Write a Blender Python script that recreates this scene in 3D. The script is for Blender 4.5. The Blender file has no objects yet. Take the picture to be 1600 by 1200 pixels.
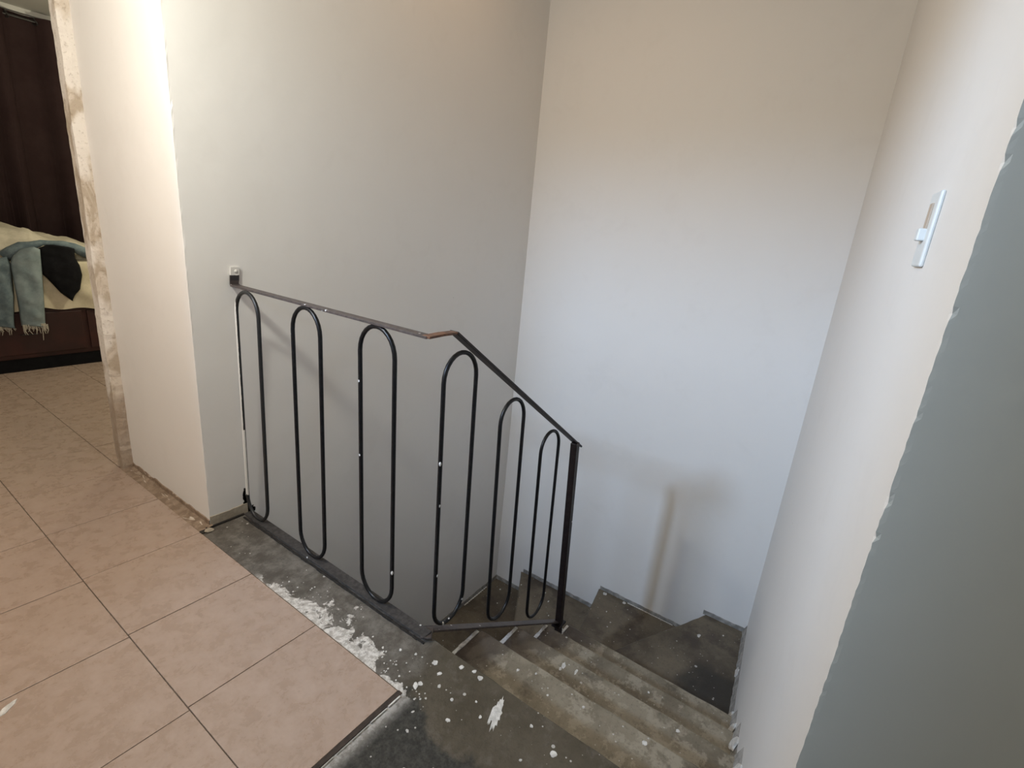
import bpy, bmesh, math, random
from mathutils import Vector, Matrix, noise

# ------------------------------------------------------------------ camera, light, exposure
scene = bpy.context.scene
COL = scene.collection
R = random.Random(7)

cam_data = bpy.data.cameras.new('camera')
cam = bpy.data.objects.new('camera', cam_data)
COL.objects.link(cam)
cam_data.sensor_width = 36.0
cam_data.lens = 17.725
cam_data.clip_start = 0.02
right = Vector((0.57197, -0.81545, 0.08883))
down = Vector((-0.18785, -0.23562, -0.95352))
fwd = Vector((0.79847, 0.52870, -0.28795))
m = Matrix.Identity(4)
for i in range(3):
    m[i][0], m[i][1], m[i][2] = right[i], -down[i], -fwd[i]
m.translation = Vector((-1.0133, -2.0733, 1.3333))
cam.matrix_world = m
scene.camera = cam

world = bpy.data.worlds.new('world')
scene.world = world
world.use_nodes = True
world.node_tree.nodes['Background'].inputs[0].default_value = (0.8, 0.85, 1.0, 1)
world.node_tree.nodes['Background'].inputs[1].default_value = 0.05

vs = scene.view_settings
scene.display_settings.display_device = 'sRGB'
vs.view_transform = 'Standard'
vs.look = 'None'
vs.exposure = 0.12
vs.gamma = 1.0
vs.use_curve_mapping = False


def area_light(name, loc, target, sx, sy, power, color, shape='RECTANGLE'):
    d = bpy.data.lights.new(name, 'AREA')
    d.shape = shape
    d.size = sx
    d.size_y = sy
    d.energy = power
    d.color = color
    o = bpy.data.objects.new(name, d)
    COL.objects.link(o)
    o.location = loc
    dirv = Vector(target) - Vector(loc)
    o.rotation_euler = dirv.to_track_quat('-Z', 'Y').to_euler()
    return o


def point_light(name, loc, rad, power, color):
    d = bpy.data.lights.new(name, 'POINT')
    d.energy = power
    d.color = color
    d.shadow_soft_size = rad
    o = bpy.data.objects.new(name, d)
    COL.objects.link(o)
    o.location = loc
    return o


# cool lamp behind the camera, shining through the added wall opening onto the stairwell
cool = bpy.data.lights.new('cool_lamp', 'SPOT')
cool.energy = 525
cool.color = (0.48, 0.69, 1.0)
cool.shadow_soft_size = 0.165
cool.spot_size = math.radians(80)
cool.spot_blend = 1.0
co = bpy.data.objects.new('cool_lamp', cool)
COL.objects.link(co)
co.location = (-2.8, -0.40, 2.58)
co.rotation_euler = (Vector((2.15, -1.45, 1.15)) - Vector(co.location)).to_track_quat('-Z', 'Y').to_euler()
# bare bulb hanging in the hall before the partition, just outside the frame
point_light('hall_bulb', (-0.85, -0.50, 2.0), 0.06, 50, (0.97, 0.965, 0.86))
# warm fill light added in the hall to brighten the partition
point_light('warm_fill', (-1.3, -0.20, 1.6), 0.18, 10, (1.0, 0.56, 0.45))
# weak warm fill added high in the stairwell to lift its upper walls
area_light('stair_fill', (1.0, -0.6, 2.96), (1.0, -0.6, 0), 1.0, 1.0, 3.2, (1.0, 0.58, 0.26))
# unseen warm fill added to brighten the bed
point_light('bedroom_fill', (1.1, 2.35, 1.55), 0.1, 36, (1.0, 0.93, 0.70))


# ------------------------------------------------------------------ node helpers
class NT:
    def __init__(self, name):
        self.mat = bpy.data.materials.new(name)
        self.mat.use_nodes = True
        self.t = self.mat.node_tree
        self.b = self.t.nodes['Principled BSDF']
        self.pos = self.t.nodes.new('ShaderNodeNewGeometry').outputs['Position']

    def link(self, a, b):
        self.t.links.new(a, b)

    def val(self, sock, v):
        if isinstance(v, (int, float)):
            sock.default_value = v
        elif isinstance(v, tuple):
            sock.default_value = v if len(v) == len(sock.default_value) else v + (1,)
        else:
            self.link(v, sock)

    def math(self, op, a, b=0.0, c=0.0, clamp=False):
        n = self.t.nodes.new('ShaderNodeMath')
        n.operation = op
        n.use_clamp = clamp
        for s, v in zip(n.inputs, (a, b, c)):
            self.val(s, v)
        return n.outputs[0]

    def xyz(self, v=None):
        n = self.t.nodes.new('ShaderNodeSeparateXYZ')
        self.link(v or self.pos, n.inputs[0])
        return n.outputs

    def noise(self, scale, detail=4, rough=0.55, vec=None, dist=0.0):
        n = self.t.nodes.new('ShaderNodeTexNoise')
        n.inputs['Scale'].default_value = scale
        n.inputs['Detail'].default_value = detail
        n.inputs['Roughness'].default_value = rough
        n.inputs['Distortion'].default_value = dist
        self.link(vec or self.pos, n.inputs['Vector'])
        return n.outputs[0]

    def mapping(self, scale, loc=(0, 0, 0)):
        n = self.t.nodes.new('ShaderNodeMapping')
        n.inputs['Scale'].default_value = scale
        n.inputs['Location'].default_value = loc
        self.link(self.pos, n.inputs['Vector'])
        return n.outputs[0]

    def voronoi(self, scale, feature='F1', rnd=1.0, vec=None):
        n = self.t.nodes.new('ShaderNodeTexVoronoi')
        n.feature = feature
        n.inputs['Scale'].default_value = scale
        n.inputs['Randomness'].default_value = rnd
        self.link(vec or self.pos, n.inputs['Vector'])
        return n.outputs

    def smooth(self, v, a, b):
        n = self.t.nodes.new('ShaderNodeMapRange')
        n.interpolation_type = 'SMOOTHSTEP'
        n.inputs['From Min'].default_value = a
        n.inputs['From Max'].default_value = b
        self.val(n.inputs['Value'], v)
        return n.outputs[0]

    def mix(self, f, a, b):
        n = self.t.nodes.new('ShaderNodeMix')
        n.data_type = 'RGBA'
        self.val(n.inputs['Factor'], f)
        self.val(n.inputs['A'] if False else n.inputs[6], a)
        self.val(n.inputs[7], b)
        return n.outputs[2]

    def bump(self, h, strength=0.3, dist=0.01):
        n = self.t.nodes.new('ShaderNodeBump')
        n.inputs['Strength'].default_value = strength
        n.inputs['Distance'].default_value = dist
        self.link(h, n.inputs['Height'])
        self.link(n.outputs[0], self.b.inputs['Normal'])

    def out(self, color, rough=0.6, metal=0.0, spec=0.5):
        self.val(self.b.inputs['Base Color'], color)
        self.val(self.b.inputs['Roughness'], rough)
        self.val(self.b.inputs['Metallic'], metal)
        self.b.inputs['Specular IOR Level'].default_value = spec
        return self.mat


def wall_paint(name, col, dirt=(0.42, 0.38, 0.33), amount=0.045):
    n = NT(name)
    a = n.noise(2.3, 5, 0.6)
    b = n.noise(9.0, 4, 0.6, dist=0.8)
    f = n.math('MULTIPLY', n.smooth(n.math('MULTIPLY', a, b), 0.26, 0.42), amount)
    c = n.mix(f, col, dirt)
    spots = n.voronoi(5.0)
    cell = n.xyz(spots['Color'])[0]
    sp = n.math('MULTIPLY', n.math('LESS_THAN', spots['Distance'], 0.018), n.math('GREATER_THAN', cell, 0.80))
    c = n.mix(n.math('MULTIPLY', sp, 0.5), c, dirt)
    h = n.math('ADD', n.math('MULTIPLY', n.noise(3.5, 3), 1.0), n.math('MULTIPLY', n.noise(60, 3), 0.05))
    n.bump(h, 0.22, 0.02)
    return n.out(c, 0.55, 0, 0.35)


M = {}
M['white_paint'] = wall_paint('white_wall_paint', (0.74, 0.72, 0.69))
M['gray_wall'] = wall_paint('gray_wall_surface', (0.36, 0.385, 0.37))  # darker gray tone for the face beside the right wall
M['ceiling'] = wall_paint('ceiling_paint', (0.62, 0.60, 0.55))
M['bedroom_wall'] = wall_paint('bedroom_wall_paint', (0.55, 0.52, 0.46))


def flat(name, col, rough=0.6, metal=0.0, nscale=20, var=0.25, bump=0.15):
    n = NT(name)
    f = n.smooth(n.noise(nscale, 5, 0.6), 0.35, 0.7)
    c = n.mix(f, tuple(x * (1 - var) for x in col), tuple(min(1, x * (1 + var)) for x in col))
    n.bump(n.noise(nscale * 3, 3), bump, 0.004)
    return n.out(c, rough, metal)


# raw plaster left where frames and skirtings were torn off
def raw_plaster():
    n = NT('raw_plaster')
    v = n.mapping((1, 1, 0.45))
    a = n.noise(14, 6, 0.65, v, 0.6)
    c = n.mix(n.smooth(a, 0.42, 0.55), (0.42, 0.35, 0.27), (0.58, 0.51, 0.43))
    b = n.noise(9, 4, 0.5, v)
    c = n.mix(n.smooth(b, 0.47, 0.56), c, (0.68, 0.63, 0.57))
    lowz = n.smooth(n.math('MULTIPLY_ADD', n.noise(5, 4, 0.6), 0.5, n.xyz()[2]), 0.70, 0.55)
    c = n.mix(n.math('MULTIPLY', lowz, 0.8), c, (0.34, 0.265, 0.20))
    g = n.noise(70, 4, 0.7)
    c = n.mix(n.math('MULTIPLY', n.smooth(g, 0.55, 0.7), 0.45), c, (0.20, 0.15, 0.10))
    n.bump(n.math('ADD', a, n.math('MULTIPLY', g, 0.4)), 0.9, 0.01)
    return n.out(c, 0.9, 0, 0.2)


M['raw_plaster'] = raw_plaster()


def floor_mortar():
    n = NT('brown_floor_mortar')
    a = n.noise(22, 5, 0.6, dist=0.5)
    c = n.mix(n.smooth(a, 0.4, 0.6), (0.21, 0.150, 0.105), (0.30, 0.225, 0.165))
    w = n.noise(16, 6, 0.65, n.mapping((2.5, 0.7, 1)), 1.0)
    c = n.mix(n.smooth(w, 0.60, 0.65), c, (0.62, 0.54, 0.45))
    n.bump(n.noise(80, 4), 0.7, 0.004)
    return n.out(c, 0.85, 0, 0.2)


M['mortar'] = floor_mortar()


def concrete(name, stair=''):
    n = NT(name)
    p = n.xyz()
    big = n.noise(3.2, 7, 0.65, dist=0.15)
    mid = n.noise(12, 8, 0.72, dist=0.1)
    fine = n.noise(70, 5, 0.7)
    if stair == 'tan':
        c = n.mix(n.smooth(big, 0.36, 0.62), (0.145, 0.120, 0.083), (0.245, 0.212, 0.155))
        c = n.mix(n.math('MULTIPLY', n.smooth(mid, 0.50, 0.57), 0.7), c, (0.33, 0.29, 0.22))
        k = n.noise(5.5, 5, 0.6, n.mapping((1, 1, 1), (3.1, 1.7, 0)))
        c = n.mix(n.math('MULTIPLY', n.smooth(k, 0.57, 0.66), 0.65), c, (0.075, 0.060, 0.040))
        # grime and the railing's shade, painted brown at the open step ends
        e = n.math('MULTIPLY_ADD', n.noise(7, 4, 0.6), 0.20, p[1])
        c = n.mix(n.math('MULTIPLY', n.smooth(e, -1.24, -1.08), 0.85), c, (0.060, 0.045, 0.036))
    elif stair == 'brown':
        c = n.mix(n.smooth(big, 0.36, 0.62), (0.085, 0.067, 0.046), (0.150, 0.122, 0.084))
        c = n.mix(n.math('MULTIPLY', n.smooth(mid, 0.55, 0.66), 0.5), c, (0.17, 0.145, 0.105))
        k = n.noise(4.5, 5, 0.6, n.mapping((1, 1, 1), (3.1, 1.7, 0)))
        c = n.mix(n.math('MULTIPLY', n.smooth(k, 0.53, 0.64), 0.7), c, (0.060, 0.046, 0.036))
        # darker patch against the right wall
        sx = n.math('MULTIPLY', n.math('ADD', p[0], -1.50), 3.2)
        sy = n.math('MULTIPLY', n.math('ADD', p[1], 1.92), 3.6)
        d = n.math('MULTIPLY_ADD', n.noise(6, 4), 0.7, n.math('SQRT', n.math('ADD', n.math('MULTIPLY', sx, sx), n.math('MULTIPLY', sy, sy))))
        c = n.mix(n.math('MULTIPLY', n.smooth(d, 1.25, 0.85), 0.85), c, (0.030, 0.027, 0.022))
    else:
        c = n.mix(n.smooth(big, 0.40, 0.60), (0.060, 0.049, 0.031), (0.090, 0.075, 0.052))
        c = n.mix(n.math('MULTIPLY', n.smooth(mid, 0.52, 0.64), 0.4), c, (0.15, 0.13, 0.105))
        # grayer strip beside the railing
        g = n.smooth(n.math('MULTIPLY_ADD', n.noise(5, 4), 0.25, p[1]), -1.15, -0.95)
        c = n.mix(n.math('MULTIPLY', g, 0.7), c, n.mix(n.smooth(mid, 0.4, 0.62), (0.095, 0.085, 0.074), (0.20, 0.185, 0.165)))
        # dark charcoal screed in front of the last tile row
        e = n.math('MULTIPLY_ADD', n.noise(6, 5, 0.6), 0.30, p[0])
        dark = n.math('MULTIPLY', n.smooth(e, -0.02, -0.06), n.smooth(p[1], -1.212, -1.222))
        dcol = n.mix(n.smooth(n.noise(60, 8, 0.8), 0.38, 0.66), (0.020, 0.020, 0.017), (0.060, 0.057, 0.049))
        c = n.mix(dark, c, dcol)
        # white filler smeared along the tile edge
        dx = n.math('ADD', p[0], 0.185)
        yy = n.math('ABSOLUTE', n.math('ADD', p[1], 0.85))
        prof = n.math('SUBTRACT', 1.0, n.math('MULTIPLY', yy, 2.35))
        w = n.math('MULTIPLY', n.math('MAXIMUM', prof, 0.18), 0.14)
        rel = n.math('SUBTRACT', 1.0, n.math('DIVIDE', dx, w))
        lim = n.smooth(yy, 0.44, 0.36)
        sm = n.noise(17, 8, 0.68, n.mapping((1.2, 0.8, 1)), 0.6)
        v = n.math('ADD', n.math('MULTIPLY', rel, 0.20), sm)
        wm = n.math('MULTIPLY', n.smooth(v, 0.57, 0.60), lim)
        cr = n.noise(55, 5, 0.7)
        wc = n.mix(n.smooth(cr, 0.42, 0.6), (0.40, 0.37, 0.33), (0.66, 0.63, 0.58))
        c = n.mix(wm, c, wc)
    c = n.mix(n.math('MULTIPLY', n.smooth(fine, 0.52, 0.70), 0.35), c, (0.035, 0.030, 0.022))
    # paint speckles of three sizes
    for sc, rad, keep in ((9.0, 0.085, 0.62), (24.0, 0.13, 0.50), (62.0, 0.20, 0.60)):
        vo = n.voronoi(sc, vec=None)
        col = n.xyz(vo['Color'])
        rr = n.math('MULTIPLY', n.math('POWER', col[1], 2.0), rad)
        msk = n.math('MULTIPLY', n.math('LESS_THAN', vo['Distance'], rr), n.math('GREATER_THAN', col[0], keep))
        c = n.mix(n.math('MULTIPLY', msk, 0.85), c, (0.50, 0.48, 0.44))
    h = n.math('ADD', n.math('MULTIPLY', mid, 1.0), n.math('MULTIPLY', fine, 0.5))
    n.bump(h, 0.55, 0.008)
    return n.out(c, n.math('MULTIPLY_ADD', mid, 0.4, 0.35), 0, 0.35)


M['concrete'] = concrete('worn_concrete')
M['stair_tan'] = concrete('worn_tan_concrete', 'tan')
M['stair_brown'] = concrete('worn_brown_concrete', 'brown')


def tile_mat():
    n = NT('beige_ceramic_tile')
    oi = n.t.nodes.new('ShaderNodeObjectInfo')
    rnd = oi.outputs['Random']
    off = n.t.nodes.new('ShaderNodeVectorMath')
    off.operation = 'ADD'
    cmb = n.t.nodes.new('ShaderNodeCombineXYZ')
    n.link(n.math('MULTIPLY', rnd, 37.0), cmb.inputs[2])
    n.link(n.pos, off.inputs[0])
    n.link(cmb.outputs[0], off.inputs[1])
    v = off.outputs[0]
    a = n.noise(16, 8, 0.72, v, 0.3)
    b = n.noise(75, 5, 0.72, v)
    c = n.mix(n.smooth(a, 0.34, 0.68), (0.345, 0.252, 0.195), (0.405, 0.308, 0.250))
    c = n.mix(n.math('MULTIPLY', n.smooth(b, 0.48, 0.70), 0.30), c, (0.27, 0.19, 0.14))
    vo = n.voronoi(11)
    col = n.xyz(vo['Color'])
    msk = n.math('MULTIPLY', n.math('LESS_THAN', vo['Distance'], 0.05), n.math('GREATER_THAN', col[0], 0.86))
    c = n.mix(n.math('MULTIPLY', msk, 0.35), c, (0.20, 0.15, 0.12))
    n.bump(n.math('ADD', a, n.math('MULTIPLY', b, 0.4)), 0.12, 0.004)
    return n.out(c, n.math('MULTIPLY_ADD', a, 0.25, 0.16), 0, 0.5)


M['tile'] = tile_mat()


def iron(name, base, rough=0.42, speck=True, rust=0.0):
    n = NT(name)
    a = n.noise(60, 4, 0.6)
    c = n.mix(n.smooth(a, 0.3, 0.75), base, tuple(min(1, x * 2.0 + 0.002) for x in base))
    if rust:
        c = n.mix(n.math('MULTIPLY', n.smooth(n.noise(45, 5, 0.7), 0.35, 0.6), rust), c, (0.16, 0.075, 0.040))
    if speck:
        vo = n.voronoi(30)
        col = n.xyz(vo['Color'])
        msk = n.math('MULTIPLY', n.math('LESS_THAN', vo['Distance'], 0.13), n.math('GREATER_THAN', col[0], 0.90))
        c = n.mix(msk, c, (0.55, 0.54, 0.52))
    n.bump(n.noise(120, 3), 0.15, 0.002)
    return n.out(c, rough, 0.0, 0.32)


M['iron'] = iron('black_painted_iron', (0.0035, 0.0035, 0.004), 0.36)
M['iron_bar'] = iron('dull_black_iron_bar', (0.040, 0.034, 0.032), 0.45, True, 0.10)
M['iron_dusty'] = iron('dusty_iron_bar', (0.032, 0.029, 0.027), 0.75)
M['iron_rust'] = iron('rust_brown_iron', (0.045, 0.025, 0.018), 0.5, False, 0.9)
M['iron_newel'] = iron('brown_black_iron', (0.007, 0.005, 0.005), 0.40, True, 0.04)


def edge_loop_mat():
    # loop beside the wall: its wall side was caught by the wall paint
    n = NT('iron_with_wall_paint')
    p = n.xyz()
    yc = n.math('SUBTRACT', -0.0387, n.math('MULTIPLY', p[2], 0.037))
    xc = n.math('SUBTRACT', 0.0153, n.math('MULTIPLY', p[2], 0.012))
    q = n.math('SUBTRACT', n.math('MULTIPLY', n.math('SUBTRACT', p[1], yc), 0.45), n.math('MULTIPLY', n.math('SUBTRACT', p[0], xc), 0.89))
    near = n.math('GREATER_THAN', n.math('SUBTRACT', p[1], yc), -0.03)
    side = n.math('GREATER_THAN', n.math('MULTIPLY_ADD', n.noise(60), 0.003, q), 0.0028)
    low = n.math('MULTIPLY', n.math('LESS_THAN', p[2], 0.43), n.math('GREATER_THAN', q, -0.0045))
    msk = n.math('MULTIPLY', n.math('MAXIMUM', side, low), near)
    msk = n.math('MULTIPLY', msk, n.math('GREATER_THAN', p[2], n.math('MULTIPLY_ADD', n.noise(90), 0.03, 0.10)))
    c = n.mix(msk, (0.012, 0.012, 0.012), (0.66, 0.64, 0.59))
    return n.out(c, 0.45)


M['iron_edge'] = edge_loop_mat()


def bracket_mat():
    n = NT('bracket_half_painted')
    p = n.xyz()
    msk = n.math('GREATER_THAN', p[2], n.math('MULTIPLY_ADD', n.noise(150), 0.004, 1.068))
    msk = n.math('MAXIMUM', msk, n.math('LESS_THAN', p[0], 0.0125))
    c = n.mix(msk, (0.016, 0.012, 0.012), (0.62, 0.60, 0.56))
    return n.out(c, 0.5)


M['bracket'] = bracket_mat()
M['splash'] = flat('dried_white_paint', (0.60, 0.58, 0.54), 0.6, 0, 60, 0.2, 0.4)
M['white_plastic'] = flat('white_plastic', (0.66, 0.69, 0.69), 0.4, 0, 30, 0.02, 0.02)
M['tan_plastic'] = flat('yellowed_tan_plastic', (0.44, 0.36, 0.28), 0.45, 0, 30, 0.1, 0.05)
M['dark_gap'] = flat('dark_grout', (0.045, 0.032, 0.024), 0.9, 0, 40, 0.3, 0.4)
M['grout'] = flat('brown_grout', (0.10, 0.075, 0.055), 0.9, 0, 40, 0.3, 0.4)
M['grime_and_shade'] = flat('black_grime_and_shade', (0.022, 0.018, 0.015), 0.9, 0, 50, 0.4, 0.6)  # corner grime, and the painted shade strip at the bottom bar


def cloth(name, c1, c2, scale=30, rough=0.9, bump=0.35):
    n = NT(name)
    a = n.noise(scale, 6, 0.7)
    wv = n.noise(420, 2, 0.5)
    c = n.mix(n.smooth(a, 0.35, 0.65), c1, c2)
    n.bump(n.math('ADD', n.math('MULTIPLY', a, 0.6), n.math('MULTIPLY', wv, 0.5)), bump, 0.004)
    return n.out(c, rough, 0, 0.15)


M['denim'] = cloth('light_blue_denim', (0.165, 0.208, 0.215), (0.235, 0.280, 0.283), 12)
M['denim_dark'] = cloth('dark_blue_denim', (0.090, 0.120, 0.135), (0.160, 0.200, 0.210), 14)
M['fray'] = cloth('frayed_cotton', (0.38, 0.35, 0.29), (0.52, 0.48, 0.40))
M['black_cloth'] = cloth('black_cotton', (0.004, 0.004, 0.005), (0.007, 0.007, 0.008))
M['sheet'] = cloth('cream_sheet', (0.50, 0.44, 0.31), (0.60, 0.53, 0.39), 8)
M['duvet'] = cloth('beige_duvet', (0.40, 0.36, 0.28), (0.52, 0.47, 0.37), 10)
M['curtain'] = cloth('plum_brown_curtain', (0.098, 0.058, 0.058), (0.112, 0.069, 0.068), 5, 0.9, 0.12)
M['maroon'] = flat('dark_maroon_wood', (0.030, 0.0060, 0.004), 0.55, 0, 6, 0.35, 0.08)
M['rod'] = flat('dark_rod_metal', (0.03, 0.026, 0.025), 0.4, 0, 30, 0.2, 0.02)
M['mattress'] = cloth('mattress_ticking', (0.40, 0.36, 0.28), (0.48, 0.43, 0.33))
M['cornice'] = flat('glossy_white_cornice', (0.86, 0.85, 0.80), 0.4, 0, 20, 0.03, 0.02)


# ------------------------------------------------------------------ object helpers
def finish(name, bm, mat, parent=None, smooth=False):
    bmesh.ops.recalc_face_normals(bm, faces=bm.faces[:])
    me = bpy.data.meshes.new(name)
    bm.to_mesh(me)
    bm.free()
    for mm in (mat if isinstance(mat, (list, tuple)) else [mat]):
        me.materials.append(mm)
    if smooth:
        for p in me.polygons:
            p.use_smooth = True
    o = bpy.data.objects.new(name, me)
    COL.objects.link(o)
    if parent:
        o.parent = parent
        o.matrix_parent_inverse = parent.matrix_world.inverted()
    return o


def empty(name, loc=(0, 0, 0)):
    o = bpy.data.objects.new(name, None)
    o.empty_display_size = 0.1
    COL.objects.link(o)
    o.location = loc
    o.matrix_world = Matrix.Translation(loc)
    return o


def tag(o, label, cat, group=None):
    o['label'] = label
    o['category'] = cat
    if group:
        o['group'] = group
    return o


def struct(o):
    o['kind'] = 'structure'
    return o


def box(bm, lo, hi, bevel=0.0, rot=None, centre=None):
    vs_ = [bm.verts.new((x, y, z)) for x in (lo[0], hi[0]) for y in (lo[1], hi[1]) for z in (lo[2], hi[2])]
    F = [(0, 1, 3, 2), (4, 6, 7, 5), (0, 4, 5, 1), (2, 3, 7, 6), (0, 2, 6, 4), (1, 5, 7, 3)]
    fs = [bm.faces.new([vs_[i] for i in f]) for f in F]
    if bevel:
        es = list({e for f in fs for e in f.edges})
        bmesh.ops.bevel(bm, geom=es, offset=bevel, segments=2, affect='EDGES', profile=0.5)
    return bm


def box_obj(name, lo, hi, mat, parent=None, bevel=0.0):
    return finish(name, box(bmesh.new(), lo, hi, bevel), mat, parent)


def subdiv_plan(plan, seg):
    out = []
    for i, a in enumerate(plan):
        b = plan[(i + 1) % len(plan)]
        a = Vector(a[:2]); b = Vector(b[:2])
        k = max(1, int((b - a).length / seg))
        for j in range(k):
            out.append(a.lerp(b, j / k))
    return out


def inset(pts, d):
    # offsets a counter-clockwise outline inwards
    n = len(pts)
    out = []
    for i in range(n):
        a, b, c = pts[i - 1], pts[i], pts[(i + 1) % n]
        e1 = (b - a).normalized(); e2 = (c - b).normalized()
        n1 = Vector((-e1.y, e1.x)); n2 = Vector((-e2.y, e2.x))
        nn = n1 + n2
        nn = nn / max(0.4, nn.dot(nn) / 2)
        out.append(b + nn * d)
    return out


def ccw(pts):
    a = sum(pts[i - 1].x * pts[i].y - pts[i].x * pts[i - 1].y for i in range(len(pts)))
    return pts if a > 0 else pts[::-1]


def slab(name, plan, z0, z1, mat, parent=None, seg=0.05, jit=0.0, bev=0.006, seed=0):
    """worn slab: outline cut fine, edge rounded and chipped"""
    rr = random.Random(seed)
    pts = ccw(subdiv_plan(plan, seg))
    bm = bmesh.new()
    j = [rr.uniform(-jit, jit) for _ in pts]
    mid = [p + Vector((noise.noise(Vector((p.x * 9, p.y * 9, seed))), noise.noise(Vector((p.x * 9, p.y * 9, seed + 7))))) * jit for p in pts]
    top = inset(mid, bev)
    r0 = [bm.verts.new((p.x, p.y, z0)) for p in pts]
    r1 = [bm.verts.new((p.x, p.y, z1 - bev * (0.7 + 0.6 * rr.random()))) for p in mid]
    r2 = [bm.verts.new((p.x, p.y, z1)) for p in top]
    n = len(pts)
    for a, b in ((r0, r1), (r1, r2)):
        for i in range(n):
            bm.faces.new((a[i], a[(i + 1) % n], b[(i + 1) % n], b[i]))
    bm.faces.new(r2)
    bm.faces.new(r0[::-1])
    return finish(name, bm, mat, parent)


def wall_prism(name, plan, z0, z1, mat, rough_corners=(), amp=0.0016, dz=0.02):
    """wall block standing on a plan outline; the listed corners are ragged plaster arrises"""
    bm = bmesh.new()
    pts = []
    n0 = len(plan)
    for i, p in enumerate(plan):
        p = Vector(p)
        if i in rough_corners:
            a_, c_ = Vector(plan[i - 1]), Vector(plan[(i + 1) % n0])
            pts.append((p + (a_ - p).normalized() * 0.007, 0))
            pts.append((p, rough_corners[i]))
            pts.append((p + (c_ - p).normalized() * 0.007, 0))
        else:
            pts.append((p, 0))
    nz = max(1, int((z1 - z0) / dz)) if rough_corners else 1
    rr = random.Random(3)
    rows = []
    for k in range(nz + 1):
        z = z0 + (z1 - z0) * k / nz
        row = []
        for i, (p, rc) in enumerate(pts):
            q = Vector((p[0], p[1], z))
            if rc and 0 < k < nz:
                s_ = amp * (0.35 * noise.noise(Vector((i * 5.1, 3.3, z * 9))) + 0.75 * rr.uniform(-1, 1))
                if rr.random() < 0.05:
                    s_ += 0.0018
                q.x += abs(s_); q.y -= s_ * rc
            row.append(bm.verts.new(q))
        rows.append(row)
    n = len(pts)
    for a, b in zip(rows, rows[1:]):
        for i in range(n):
            bm.faces.new((a[i], a[(i + 1) % n], b[(i + 1) % n], b[i]))
    bm.faces.new(rows[0][::-1]); bm.faces.new(rows[-1])
    return struct(finish(name, bm, mat))


def tube(bm, path, r, seg=8, closed=False, flat_=None):
    """round rod along a list of points (parallel-transported frame)"""
    P = [Vector(p) for p in path]
    n = len(P)
    rings = []
    prev = None
    for i in range(n):
        if closed:
            t = (P[(i + 1) % n] - P[i - 1]).normalized()
        else:
            t = (P[min(i + 1, n - 1)] - P[max(i - 1, 0)]).normalized()
        if prev is None:
            u = t.orthogonal().normalized()
        else:
            u = (prev - t * prev.dot(t)).normalized()
        prev = u
        v = t.cross(u)
        rad = r[i] if isinstance(r, (list, tuple)) else r
        ring = []
        for k in range(seg):
            a = 2 * math.pi * k / seg
            d = u * math.cos(a) * rad + v * math.sin(a) * rad
            if flat_:
                d = Vector((d.x * flat_[0], d.y * flat_[1], d.z * flat_[2]))
            ring.append(bm.verts.new(P[i] + d))
        rings.append(ring)
    last = n if closed else n - 1
    for i in range(last):
        a, b = rings[i], rings[(i + 1) % n]
        sh = 0
        if closed and i == n - 1:
            sh = min(range(seg), key=lambda s: sum((a[k].co - b[(k + s) % seg].co).length for k in range(seg)))
        for k in range(seg):
            bm.faces.new((a[k], a[(k + 1) % seg], b[(k + 1 + sh) % seg], b[(k + sh) % seg]))
    if not closed:
        bm.faces.new(rings[0][::-1]); bm.faces.new(rings[-1])
    return bm


def bar(bm, a, b, side, width, thick, bevel=0.0012):
    """flat bar from a to b; width lies along side"""
    a = Vector(a); b = Vector(b)
    t = (b - a).normalized()
    s = Vector(side); s = (s - t * s.dot(t)).normalized()
    u = t.cross(s)
    vs_ = []
    for p in (a, b):
        for i, j in ((-1, -1), (1, -1), (1, 1), (-1, 1)):
            vs_.append(bm.verts.new(p + s * i * width / 2 + u * j * thick / 2))
    fs = [(0, 3, 2, 1), (4, 5, 6, 7)] + [(i, (i + 1) % 4, 4 + (i + 1) % 4, 4 + i) for i in range(4)]
    faces = [bm.faces.new([vs_[i] for i in f]) for f in fs]
    if bevel:
        es = list({e for f in faces for e in f.edges})
        bmesh.ops.bevel(bm, geom=es, offset=bevel, segments=1, affect='EDGES')
    return bm


def blob(bm, centre, nrm, rx, ry, ang, rr, thick=0.0012, n=13):
    """irregular flat paint splash lying on a surface with normal nrm"""
    nrm = Vector(nrm).normalized()
    u = nrm.orthogonal().normalized() if abs(nrm.z) < 0.9 else Vector((1, 0, 0))
    if abs(nrm.z) < 0.9:
        u = Vector((0, 0, 1)).cross(nrm).normalized()
    v = nrm.cross(u)
    c = Vector(centre)
    r0, r1 = [], []
    for k in range(n):
        a = 2 * math.pi * k / n
        f = rr.uniform(0.72, 1.15)
        x = math.cos(a) * rx * f; y = math.sin(a) * ry * f
        X = x * math.cos(ang) - y * math.sin(ang); Y = x * math.sin(ang) + y * math.cos(ang)
        r0.append(bm.verts.new(c + u * X + v * Y - nrm * 0.002))
        r1.append(bm.verts.new(c + u * X * 0.93 + v * Y * 0.93 + nrm * thick))
    for k in range(n):
        bm.faces.new((r0[k], r0[(k + 1) % n], r1[(k + 1) % n], r1[k]))
    bm.faces.new(r1)


# ------------------------------------------------------------------ the shell
XB = 2.151           # back wall of the stairwell
CEIL = 2.762
# wall A beside the stairs with the partition stub that ends at the bedroom opening
wall_prism('wall_left', [(-0.133, 0.0), (2.30, 0.0), (2.30, 0.12), (-0.02, 0.12), (-0.02, 0.84), (-0.133, 0.84)],
           -3.2, 3.0, M['white_paint'], {0: -1})
wall_prism('wall_back', [(XB, -2.45), (XB + 0.12, -2.45), (XB + 0.12, 0.0), (XB, 0.0)], -3.2, 3.0, M['white_paint'])
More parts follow.
